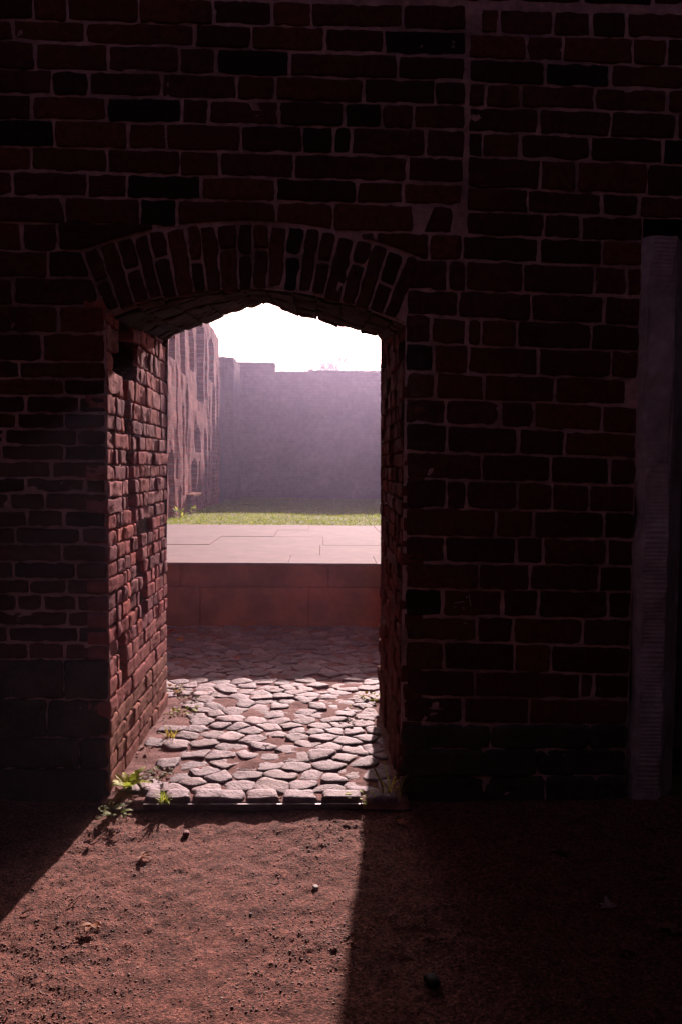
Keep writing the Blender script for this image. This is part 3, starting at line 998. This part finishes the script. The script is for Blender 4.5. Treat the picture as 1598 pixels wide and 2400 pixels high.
# ------------------------------------------------------------------ STONE PLATFORM
PZ = 0.45; PY0, PY1 = 5.55, 8.96; PX0, PX1 = -4.2, 4.0
plat = empty('stone_platform', (0, PY0, 0), 'low brown stone platform paved with pale sunlit flagstones behind the cobbles', 'platform')
mf = MB()
rows_ = [5.548, 6.02, 6.78, 7.55, 8.3, PY1]
for i in range(len(rows_) - 1):
    x = PX0 + random.uniform(0, 0.3)
    x0 = PX0
    while x0 < PX1:
        x1 = min(x0 + random.uniform(0.55, 1.05), PX1)
        if PX1 - x1 < 0.2: x1 = PX1
        hz = PZ + random.uniform(-0.002, 0.002)
        b = 0.002; g_ = 0.0012
        a0, a1, c0, c1 = x0 + g_, x1 - g_, rows_[i] + g_, rows_[i + 1] - g_
        if i == 0: c0 = rows_[0] - 0.010
        V = [(a0, c0, hz - 0.011), (a1, c0, hz - 0.011), (a1, c1, hz - 0.011), (a0, c1, hz - 0.011), (a0, c0, hz - b), (a1, c0, hz - b), (a1, c1, hz - b), (a0, c1, hz - b),
             (a0 + b, c0 + b, hz), (a1 - b, c0 + b, hz), (a1 - b, c1 - b, hz), (a0 + b, c1 - b, hz)]
        fs = [(8, 9, 10, 11)] + [(k, (k + 1) % 4, (k + 1) % 4 + 4, k + 4) for k in range(4)] + [(k + 4, (k + 1) % 4 + 4, (k + 1) % 4 + 8, k + 8) for k in range(4)]
        mf.add(V, fs, np.array((0.31, 0.21, 0.22)) * random.uniform(0.92, 1.06))
        x0 = x1
o = mf.build('paving', M_FLAG, plat, smooth=False); o.location = (0, -PY0, 0)
mrz = MB()
mrz.box(PX0, PX1, PY0 + 0.025, PY1 - 0.005, -0.05, PZ - 0.0045)
pface = lambda u, v, n: np.stack([u, PY0 - n, v], -1)
for (za, zb_, face_, lens) in ((0.286, PZ - 0.012, 0.004, (0.9, 1.3)), (-0.03, 0.281, -0.004, (0.6, 1.1))):
    x = PX0
    while x < PX1:
        e = min(x + random.uniform(*lens), PX1)
        brick(mrz, x + 0.0015, e - 0.0015, za, zb_, pface, np.array((1, 1, 1)) * random.uniform(0.8, 1.15), face_, corner=0.006, edge=0.003, rough=0.003, bev=0.006, back=-0.04, wear=0.004)
        x = e
o = mrz.build('riser', M_RISER, plat); o.location = (0, -PY0, 0)

# ------------------------------------------------------------------ LAWN
ml = MB()
xs = np.linspace(-9, 9, 120); ys = np.linspace(PY1 - 0.01, 24, 110)
X, Y = np.meshgrid(xs, ys, indexing='ij')
lz = lambda X, Y: lawn_z(Y) + 0.02 * fbm(np.asarray(X) * 0.9, np.asarray(Y) * 0.9, 3.0, 3) - 0.03 * (np.asarray(Y) < PY1 + 0.1)
ml.grid(np.stack([X, Y, lz(X, Y)], -1))
tag(ml.build('lawn', M_TURF), kind='structure')
mgs = MB()
NB = 30000
bx = RNG.uniform(-3.2, 3.2, NB); by = 9.0 + (RNG.random(NB) ** 1.5) * 13.2
bz = lz(bx, by)
hh = RNG.uniform(0.014, 0.036, NB); aa = RNG.uniform(0, 6.283, NB); ww = RNG.uniform(0.004, 0.009, NB)
lx, ly = RNG.normal(0, 0.02, NB), RNG.normal(0, 0.02, NB)
V = np.zeros((NB, 3, 3))
V[:, 0] = np.stack([bx - np.cos(aa) * ww, by - np.sin(aa) * ww, bz - 0.005], 1)
V[:, 1] = np.stack([bx + np.cos(aa) * ww, by + np.sin(aa) * ww, bz - 0.005], 1)
V[:, 2] = np.stack([bx + lx, by + ly, bz + hh], 1)
pal = np.array([(0.17, 0.25, 0.02), (0.22, 0.28, 0.03), (0.14, 0.21, 0.015), (0.28, 0.30, 0.05)])
cc = pal[RNG.integers(0, 4, NB)] * RNG.uniform(0.7, 1.2, (NB, 1))
mgs.add(V.reshape(-1, 3), np.arange(NB * 3).reshape(-1, 3).tolist(), np.repeat(cc, 3, 0))
tag(mgs.build('grass', M_GRASS, smooth=False), kind='stuff')

# ------------------------------------------------------------------ COURT WALLS
M_COURT = brick_sheet_material('court_brick', (0.34, 0.095, 0.078), (0.25, 0.075, 0.068), (0.30, 0.15, 0.13), axis='YZ', stain=(0.15, 0.055, 0.052), streak=0.9, sscale=2.4, var=0.35)
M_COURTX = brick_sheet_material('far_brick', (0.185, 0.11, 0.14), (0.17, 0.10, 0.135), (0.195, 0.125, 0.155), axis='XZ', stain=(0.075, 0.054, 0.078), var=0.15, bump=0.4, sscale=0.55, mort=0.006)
side = empty('courtyard_wall', (-2.0, 8, 0), 'tall red brick ruin wall with tall recesses receding along the lawn', 'wall')
ZC = 1.14
xw = lambda y: -1.98 - 0.025 * (np.asarray(y) - 10.5)


def d_at(px):
    """distance along the side wall seen at this column"""
    y = 12.0
    for _ in range(20):
        r_ = ray(px, 1000)
        y = float(xw(y)) / (r_[0] / r_[1])
    return y


def zz_at(px, py):
    y = d_at(px)
    return W(px, py, y)[1]


recess = []
for (pa, pb, yt, yb, dp) in [(396, 409, 1058, 1240, 0.5), (397, 411, 760, 836, 0.4), (424, 435, 760, 876, 0.4), (446, 455, 760, 868, 0.4), (462, 478, 750, 935, 0.45), (481, 485, 778, 930, 0.25),
                             (490, 500, 796, 890, 0.4), (427, 432, 942, 1158, 0.22), (450, 463, 1076, 1154, 0.4), (459, 471, 1000, 1054, 0.35), (479, 485, 1005, 1175, 0.25), (419, 424, 1132, 1194, 0.3),
                             (443, 451, 1163, 1190, 0.3), (497, 503, 900, 1160, 0.25), (508, 512, 850, 1160, 0.15), (436, 440, 900, 1060, 0.08), (413, 417, 850, 1120, 0.06), (467, 470, 1080, 1170, 0.12), (489, 492, 930, 1150, 0.1)]:
    ya, yb_ = d_at(pa), d_at(pb)
    mid = (pa + pb) / 2
    recess.append((min(ya, yb_), max(ya, yb_), zz_at(mid, yb), zz_at(mid, yt), dp))
YE = d_at(515.5)
ys = np.arange(4.6, YE, 0.035); zs = np.arange(0.0, ZC + 2.55, 0.05)
zs[-1] = ZC + 2.54
Y, Z = np.meshgrid(ys, zs, indexing='ij')
n = 0.012 * fbm(Y * 1.2, Z * 0.9, 2.0, 4) + 0.012 * fbm(Y * 5, Z * 4, 6.0, 3)
for (a, b, c, d_, dp) in recess:
    wob = 0.015 * vnoise(Z * 4, Y * 4, 3.0)
    inside = (Y > a + wob) & (Y < b + wob) & (Z > c) & (Z < d_ - 0.1 * np.abs((Y - (a + b) / 2) / (b - a)) * 2)
    n = np.where(inside, -dp * 1.7, n)
msd = MB()
msd.grid(np.stack([xw(Y) + n, Y, Z], -1), flip=True)
xe = float(xw(YE))
msd.box(-3.6, xe - 0.95, 4.6, YE - 0.01, 0, ZC + 2.53)
# top and end faces
tx = np.stack([np.stack([xw(ys) + n[:, -1], ys, np.full_like(ys, ZC + 2.54)], -1), np.stack([np.full_like(ys, -3.4), ys, np.full_like(ys, ZC + 2.54)], -1)], 0)
msd.grid(tx)
o = msd.build('brickwork', M_COURT, side, smooth=False); o.location = (2.0, -8, 0)
mpr = MB()
yA, yB2 = 19.0, 20.5
xp = W(548, 900, yA)[0]
ztop = W(530, 837, yA)[1]
nz = 60; ny = 20
zs2 = np.linspace(0, ztop, nz)
xs2 = np.linspace(-3.2, xp, 40)
X, Z = np.meshgrid(xs2, zs2, indexing='ij')
mpr.grid(np.stack([X, yA + 0.04 * fbm(X * 4, Z * 3, 1, 3) - 0.08 * (np.abs(X - xp + 0.25) < 0.06), Z], -1))
ys2 = np.linspace(yA, yB2, ny)
Y, Z = np.meshgrid(ys2, zs2, indexing='ij')
mpr.grid(np.stack([xp + 0.03 * fbm(Y * 4, Z * 3, 5, 3), Y, Z], -1))
mpr.grid(np.stack([np.stack([np.full(ny, -3.2), ys2, np.full(ny, ztop)], -1), np.stack([np.full(ny, xp), ys2, np.full(ny, ztop)], -1)], 0))
mpr.box(-3.2, -2.25, YE, 22.45, 0, ZC + 2.1)
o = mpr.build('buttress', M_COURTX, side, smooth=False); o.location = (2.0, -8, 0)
mcap = MB()
ya, yb_ = d_at(436), d_at(456)
cz = zz_at(446, 1162)
mcap.box(float(xw(ya)) - 0.1, float(xw(ya)) + 0.10, ya + 0.1, yb_, cz, cz + 0.035)
tag(mcap.build('stone_shelf', M_RISER, side, smooth=False), 'small worn ledge low on the wall').location = (2.0, -8, 0)

YF = 22.4
far = empty('courtyard_wall', (0, YF, 0), 'hazy purple brick wall closing the far end of the lawn', 'wall')
xa_, xb_ = W(565, 900, YF)[0], W(643, 900, YF)[0]
zA, zB = W(600, 853, YF)[1], W(760, 873, YF)[1]
mfw = MB()


def far_panel(x0, x1, zt):
    xs = np.linspace(x0, x1, max(4, int((x1 - x0) / 0.08))); zs = np.linspace(0, zt, 50)
    X, Z = np.meshgrid(xs, zs, indexing='ij')
    n = 0.03 * fbm(X * 1.4, Z * 1.4, 8.0, 4)
    mfw.grid(np.stack([X, YF - n - 0.04, Z], -1))
    mfw.box(x0, x1, YF + 0.05, YF + 0.7, 0, zt)
    mfw.grid(np.stack([np.stack([xs, YF - n[:, -1] - 0.04, np.full_like(xs, zt)], -1), np.stack([xs, np.full_like(xs, YF + 0.06), np.full_like(xs, zt)], -1)], 0), flip=True)


far_panel(-3.4, xb_, zA)
far_panel(xb_ + 0.002, 9.0, zB)
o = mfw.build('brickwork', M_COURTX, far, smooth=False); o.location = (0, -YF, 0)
mco = MB()
mco.box(xb_ + 0.01, xb_ + 0.95, YF - 0.09, YF + 0.75, zB + 0.001, zB + 0.012)
mco.box(xb_ + 0.95, 9.0, YF - 0.09, YF + 0.75, zB + 0.001, zB + 0.05)
mco.box(-3.4, xb_ + 0.02, YF - 0.09, YF + 0.75, zA + 0.001, zA + 0.04)
o = mco.build('coping', M_STONE, far, smooth=False); o.location = (0, -YF, 0)

# ------------------------------------------------------------------ TREES beyond the far wall
def tree(px, py_top, dist, spread, seed, label):
    rnd = random.Random(seed)
    x, zt = W(px, py_top, dist)
    root = empty('bare_tree', (x, dist, 0), label, 'tree')
    tk = MB(); cr = MB()
    H = zt
    tips = []

    def grow(p, d, ln, r_, lev):
        pts, rr = [p], [r_]
        q = p
        for s in range(4):
            d = (d + Vector((rnd.uniform(-1, 1), rnd.uniform(-1, 1), rnd.uniform(-0.2, 0.6))) * 0.18).normalized()
            q = q + d * ln / 4
            pts.append(q); rr.append(r_ * (1 - 0.13 * (s + 1)))
        (tk if lev < 2 else cr).tube(pts, rr, 6 if lev < 3 else 3, cap=False, col=(0.42, 0.30, 0.27))
        if lev < 5:
            for _ in range(rnd.choice([3, 3, 4]) if lev else 7):
                s = rnd.choice([2, 3, 4])
                nd = (d + Vector((rnd.uniform(-1, 1) * spread, rnd.uniform(-1, 1) * spread, rnd.uniform(-0.15, 0.8)))).normalized()
                grow(pts[s], nd, ln * rnd.uniform(0.55, 0.78), rr[s] * 0.55, lev + 1)
        else:
            tips.extend(pts[1:])
    grow(Vector((0, 0, 0)), Vector((0, 0, 1)), H * 0.42, 0.16, 0)
    for t_ in tips:
        for _ in range(5):
            c = t_ + Vector((rnd.uniform(-1, 1), rnd.uniform(-1, 1), rnd.uniform(-1, 1))) * 0.12
            a = Vector((rnd.uniform(-1, 1), rnd.uniform(-1, 1), rnd.uniform(-1, 1))).normalized(); b = a.orthogonal()
            s = rnd.uniform(0.025, 0.05)
            cr.add([tuple(c - a * s), tuple(c + b * s * 0.6), tuple(c + a * s), tuple(c - b * s * 0.6)], [(0, 1, 2, 3)], np.array((0.48, 0.40, 0.33)) * rnd.uniform(0.7, 1.3))
    k = H / max(max(v[:, 2].max() for v in cr.v), 0.1)
    for m_ in (tk, cr):
        m_.v = [v * k for v in m_.v]
    tk.build('trunk', M_BARK, root)
    cr.build('crown', M_LEAF, root, smooth=False)


tree(800, 770, 34, 1.1, 4, 'thin bare tree with pale twigs standing clear above the far wall')
tree(878, 790, 37, 1.1, 9, 'russet twiggy tree above the far wall beside the doorway edge')


# ------------------------------------------------------------------ WEEDS, LEAVES, SMALL THINGS
def leaf_blade(mb, base, azim, length, width, lift, droop, col, lobes=0, fold=0.25, n=9):
    """a curved leaf: midrib arc with two halves"""
    base = np.asarray(base, float)
    t = np.linspace(0, 1, n)
    el = lift - droop * t
    dl = length / (n - 1)
    r_ = np.concatenate([[0], np.cumsum(np.cos(el[:-1]) * dl)]); h = np.concatenate([[0], np.cumsum(np.sin(el[:-1]) * dl)])
    wdt = width * np.sin(np.pi * np.clip(t, 0, 1) ** 0.75) ** 0.8 + 0.0006
    if lobes:
        wdt = wdt * (1 - 0.5 * (np.arange(n) % 2))
    d = np.array([math.cos(azim), math.sin(azim), 0]); s = np.array([-math.sin(azim), math.cos(azim), 0])
    c = base + r_[:, None] * d + np.stack([0 * h, 0 * h, h], 1)
    L_ = c + s * wdt[:, None] + np.array([0, 0, 1]) * (wdt * fold)[:, None]
    R_ = c - s * wdt[:, None] + np.array([0, 0, 1]) * (wdt * fold)[:, None]
    V = np.concatenate([c, L_, R_])
    fs = []
    for i in range(n - 1):
        fs.append((i, i + 1, n + i + 1, n + i)); fs.append((i + 1, i, 2 * n + i, 2 * n + i + 1))
    mb.add(V, fs, np.asarray(col) * random.uniform(0.8, 1.2))


def weed(px, py, size, count, cols, label, kind='rosette', z=0.004, group=None):
    p = G(px, py, 0.0)
    loc = (p[0], p[1], z)
    size = size * 1.05
    mb = MB()
    for i in range(count):
        az = i * 2.4 + random.uniform(-0.4, 0.4)
        c = random.choice(cols)
        if kind == 'rosette':
            ln = size * random.uniform(0.6, 1.1)
            leaf_blade(mb, (0, 0, 0), az, ln, ln * random.uniform(0.13, 0.2), random.uniform(0.35, 1.0), random.uniform(0.6, 1.4), c, lobes=1, n=11)
        elif kind == 'grass':
            ln = size * random.uniform(0.6, 1.1)
            b = (random.uniform(-1, 1) * size * 0.25, random.uniform(-1, 1) * size * 0.25, 0)
            leaf_blade(mb, b, az, ln, 0.0022, random.uniform(0.8, 1.5), random.uniform(0.4, 1.5), c, fold=0.1, n=7)
        else:      # creeping clump of little oval leaves on stalks
            rr = size * math.sqrt(random.random()); hgt = random.uniform(0.006, 0.36 * size)
            b = np.array((rr * math.cos(az), rr * math.sin(az), hgt))
            mb.tube([(b[0] * 0.3, b[1] * 0.3, 0), (b[0] * 0.8, b[1] * 0.8, hgt * 0.8), tuple(b)], [0.0009, 0.0008, 0.0006], 4, np.array(c) * 0.7)
            ln = random.uniform(0.012, 0.03) * (size / 0.06) ** 0.4
            leaf_blade(mb, b, az + random.uniform(-0.8, 0.8), ln, ln * 0.34, random.uniform(-0.2, 0.6), random.uniform(0, 0.9), c, n=6)
    o = mb.build('weed', M_LEAF)
    o.location = loc
    return tag(o, label, 'weed', group)


GR = [(0.34, 0.42, 0.05), (0.26, 0.36, 0.04), (0.42, 0.46, 0.07)]
YG = [(0.48, 0.42, 0.07), (0.38, 0.38, 0.07), (0.48, 0.30, 0.06)]
DK = [(0.12, 0.17, 0.035), (0.16, 0.20, 0.045), (0.18, 0.14, 0.05)]
BR = [(0.16, 0.075, 0.05), (0.12, 0.06, 0.045), (0.10, 0.09, 0.035)]
weed(303, 1852, 0.105, 13, GR, 'largest bright green dandelion-like weed at the corner of the sunlit brick side')
weed(272, 1912, 0.056, 34, DK, 'dark green leafy weed in shade before the doorway corner', 'clump')
weed(372, 1822, 0.05, 26, DK + BR, 'dark brownish green weed clump beside the largest bright weed', 'clump')
weed(386, 1885, 0.05, 26, GR, 'small grassy tuft behind the end of the steel strip', 'grass')
weed(402, 1735, 0.055, 24, YG, 'pale straw green tuft halfway along the sunlit brick side', 'grass')
weed(437, 1672, 0.055, 14, GR, 'round bright green leaves between cobbles beyond the straw tuft', 'clump')
weed(412, 1678, 0.04, 12, YG, 'small yellow green weed touching the round-leaved one', 'clump')
weed(405, 1625, 0.055, 22, YG, 'yellowish weed at the far end of the sunlit brick side', 'clump')
weed(445, 1645, 0.055, 22, DK + BR, 'dark dried weed among cobbles near the yellowish one', 'clump')
weed(868, 1645, 0.07, 34, YG + GR, 'yellow green weed with orange leaves against the shaded brick side', 'clump')
weed(838, 1664, 0.035, 14, GR, 'small green weed just in front of the yellow orange one', 'clump')
weed(832, 1705, 0.06, 26, BR, 'brown dried weed clump over pale cobbles by the shaded side', 'clump')
weed(850, 1876, 0.045, 18, GR, 'bright green weed by the last pale cobble of the threshold', 'clump')
weed(918, 1868, 0.12, 16, DK + YG, 'long arching grass blades at the foot of the shaded brick side', 'grass')
for (px, py, lab) in ((330, 1768, 'red brown leaf litter plant at the foot of the sunlit side'),):
    weed(px, py, 0.04, 16, [(0.26, 0.06, 0.03), (0.2, 0.07, 0.04)], lab, 'clump')


def far_weed(px, y, size, label):
    x = W(px, 1200, y)[0]
    mb = MB()
    for i in range(40):
        az = random.uniform(0, 6.28); rr = size * 0.45 * random.random()
        leaf_blade(mb, (rr * math.cos(az), rr * math.sin(az), random.uniform(0, 0.1)), az, random.uniform(0.04, 0.11), 0.012, random.uniform(0.4, 1.4), 0.8, random.choice(GR + DK), n=6)
    o = mb.build('weed', M_LEAF); o.location = (x, y, float(lawn_z(y)))
    tag(o, label, 'weed')


far_weed(425, 10.9, 0.22, 'low leafy weeds at the foot of the red side wall nearest the paving')
far_weed(452, 12.3, 0.2, 'weeds below the pale stone ledge on the red side wall')


def fallen_leaf(px, py, size, col, label, z=None, curl=0.6):
    p = G(px, py, 0.01)
    mb = MB()
    a = random.uniform(0, 6.28)
    n = 5 if size > 0.02 else 1
    for k in range(n):
        leaf_blade(mb, (0, 0, 0.003), a + (k - n // 2) * 0.75, size * (1 - 0.16 * abs(k - n // 2)), size * (0.2 if n > 1 else 0.32), random.uniform(0.0, curl), random.uniform(0.0, 0.7), col, n=7, fold=0.35)
    mb.tube([(0, 0, 0.003), (-math.cos(a) * size * 0.7, -math.sin(a) * size * 0.7, 0.008)], [0.0009, 0.0007], 4, np.asarray(col) * 0.6)
    o = mb.build('fallen_leaf', M_LEAF)
    zz = float(path_z(p[0], p[1])) + 0.003 if p[1] < YC0 - 0.02 else 0.02
    o.location = (p[0], p[1], zz if z is None else z)
    tag(o, label, 'leaf', 'fallen leaves')


fallen_leaf(333, 1990, 0.036, (0.42, 0.24, 0.17), 'pale curled leaf on the sunlit gravel below the steel strip')
fallen_leaf(217, 2150, 0.04, (0.34, 0.15, 0.07), 'crumpled tan leaf on the sunlit gravel near the slanting shadow edge')
fallen_leaf(401, 1484, 0.07, (0.36, 0.05, 0.025), 'red leaf at the foot of the brown platform riser', z=0.02)
fallen_leaf(420, 1510, 0.05, (0.42, 0.17, 0.04), 'yellow orange leaf on the shaded cobbles near the red leaf', z=0.03)
fallen_leaf(553, 1551, 0.05, (0.34, 0.10, 0.06), 'pinkish leaf lying mid cobbles at the edge of the platform shadow', z=0.03)
fallen_leaf(627, 1742, 0.022, (0.22, 0.06, 0.04), 'small dark red leaf on a broad pale cobble', z=0.032)
fallen_leaf(935, 1914, 0.03, (0.38, 0.13, 0.06), 'small orange leaf in shade at the end of the threshold')
fallen_leaf(1325, 1987, 0.05, (0.20, 0.10, 0.08), 'brown leaf lying flat in deep shade below the footing')
fallen_leaf(1426, 2114, 0.034, (0.45, 0.36, 0.33), 'palest leaf in the deep shade of the gravel')
fallen_leaf(1458, 2212, 0.04, (0.24, 0.10, 0.08), 'dull red leaf in deep shade below the palest leaf')
fallen_leaf(1585, 2165, 0.06, (0.28, 0.15, 0.10), 'large tan leaf cut by the picture edge in deep shade')
fallen_leaf(1522, 1926, 0.04, (0.22, 0.12, 0.10), 'brown leaf in deep shade before the pale stone upright')
fallen_leaf(1062, 2398, 0.03, (0.55, 0.20, 0.08), 'bright orange leaf nearest the viewer')
fallen_leaf(1545, 2040, 0.035, (0.22, 0.10, 0.08), 'small brown leaf above the large tan leaf in deep shade')


def twig(pa, pb, label):
    a, b = G(*pa), G(*pb)
    za, zb_ = float(path_z(a[0], a[1])) + 0.004, float(path_z(b[0], b[1])) + 0.005
    c = (a + b) / 2
    o_ = np.array((c[0], c[1], 0))
    mb = MB()
    A = np.array((a[0], a[1], za)) - o_; B = np.array((b[0], b[1], zb_)) - o_
    mid = (A + B) / 2 + np.array((0.004, 0.003, 0.003))
    mb.tube([A, (A + mid) / 2 + 0.0012, mid, (mid + B) / 2, B], [0.0016, 0.0019, 0.0017, 0.0014, 0.0009], 6, (0.20, 0.10, 0.07))
    side_ = mid + (B - A)[[1, 0, 2]] * np.array((0.25, -0.25, 0)) + np.array((0, 0, 0.006))
    mb.tube([mid, (mid + side_) / 2 + 0.001, side_], [0.0012, 0.001, 0.0006], 5, (0.2, 0.1, 0.07))
    o = mb.build('twig', M_LEAF); o.location = tuple(o_)
    tag(o, label, 'twig')


twig((160, 2117), (190, 2086), 'short dry twig slanting on the sunlit gravel')
twig((52, 2134), (82, 2124), 'thin twig lying at the slanting shadow edge')
twig((418, 1710), (445, 1660), 'slender stem leaning over cobbles between two weeds')
twig((12, 2390), (16, 2362), 'pale straw twig in the bottom corner of the sunlit gravel')


def small_stone(px, py, r_, col, name, label, cat):
    p = G(px, py, 0.0)
    mb = MB()
    v = []
    nu_, nv_ = 12, 8
    for i in range(nv_ + 1):
        th = math.pi * i / nv_
        for j in range(nu_):
            ph = 2 * math.pi * j / nu_
            d = np.array((math.sin(th) * math.cos(ph), math.sin(th) * math.sin(ph), math.cos(th)))
            k = 1 / (np.abs(d) ** 4).sum() ** 0.25
            v.append(d * k * (1 + 0.15 * float(vnoise(d[0] * 2 + px, d[1] * 2, d[2] * 2 + py))) * np.array((1.25, 0.95, 0.5)) * r_)
    fs = [(i * nu_ + j, (i + 1) * nu_ + j, (i + 1) * nu_ + (j + 1) % nu_, i * nu_ + (j + 1) % nu_) for i in range(nv_) for j in range(nu_)]
    mb.add(v, fs, col)
    o = mb.build(name, M_GRAVEL)
    o.location = (p[0], p[1], float(path_z(p[0], p[1])) + r_ * 0.5)
    o.rotation_euler = (0, 0, random.uniform(0, 3))
    tag(o, label, cat)


small_stone(437, 1942, 0.011, (0.26, 0.06, 0.04), 'brick_fragment', 'small red brick fragment on gravel just below the threshold', 'brick fragment')
small_stone(740, 2068, 0.008, (0.72, 0.66, 0.62), 'pebble', 'single white pebble on the sunlit gravel', 'pebble')
small_stone(1012, 2292, 0.016, (0.02, 0.016, 0.016), 'pebble', 'flat dark stone on the shaded gravel right of the sunlit patch', 'pebble')
small_stone(588, 2128, 0.004, (0.03, 0.02, 0.02), 'pebble', 'small blackish pebble amid the sunlit gravel', 'pebble')

# ------------------------------------------------------------------ HAZE
mh = MB()
mh.box(-60, 60, -52, 68, -1.1, 8.2)
hm = bpy.data.materials.new('haze_air')
hm.use_nodes = True
nt = hm.node_tree
for n_ in list(nt.nodes): nt.nodes.remove(n_)
ho = nt.nodes.new('ShaderNodeOutputMaterial'); hv = nt.nodes.new('ShaderNodeVolumePrincipled')
hv.inputs['Color'].default_value = (0.77, 0.70, 1.0, 1)
hv.inputs['Density'].default_value = 0.0020
hv.inputs['Anisotropy'].default_value = 0.8
nt.links.new(hv.outputs[0], ho.inputs['Volume'])
hz = mh.build('haze', hm, smooth=False)
tag(hz, kind='stuff')
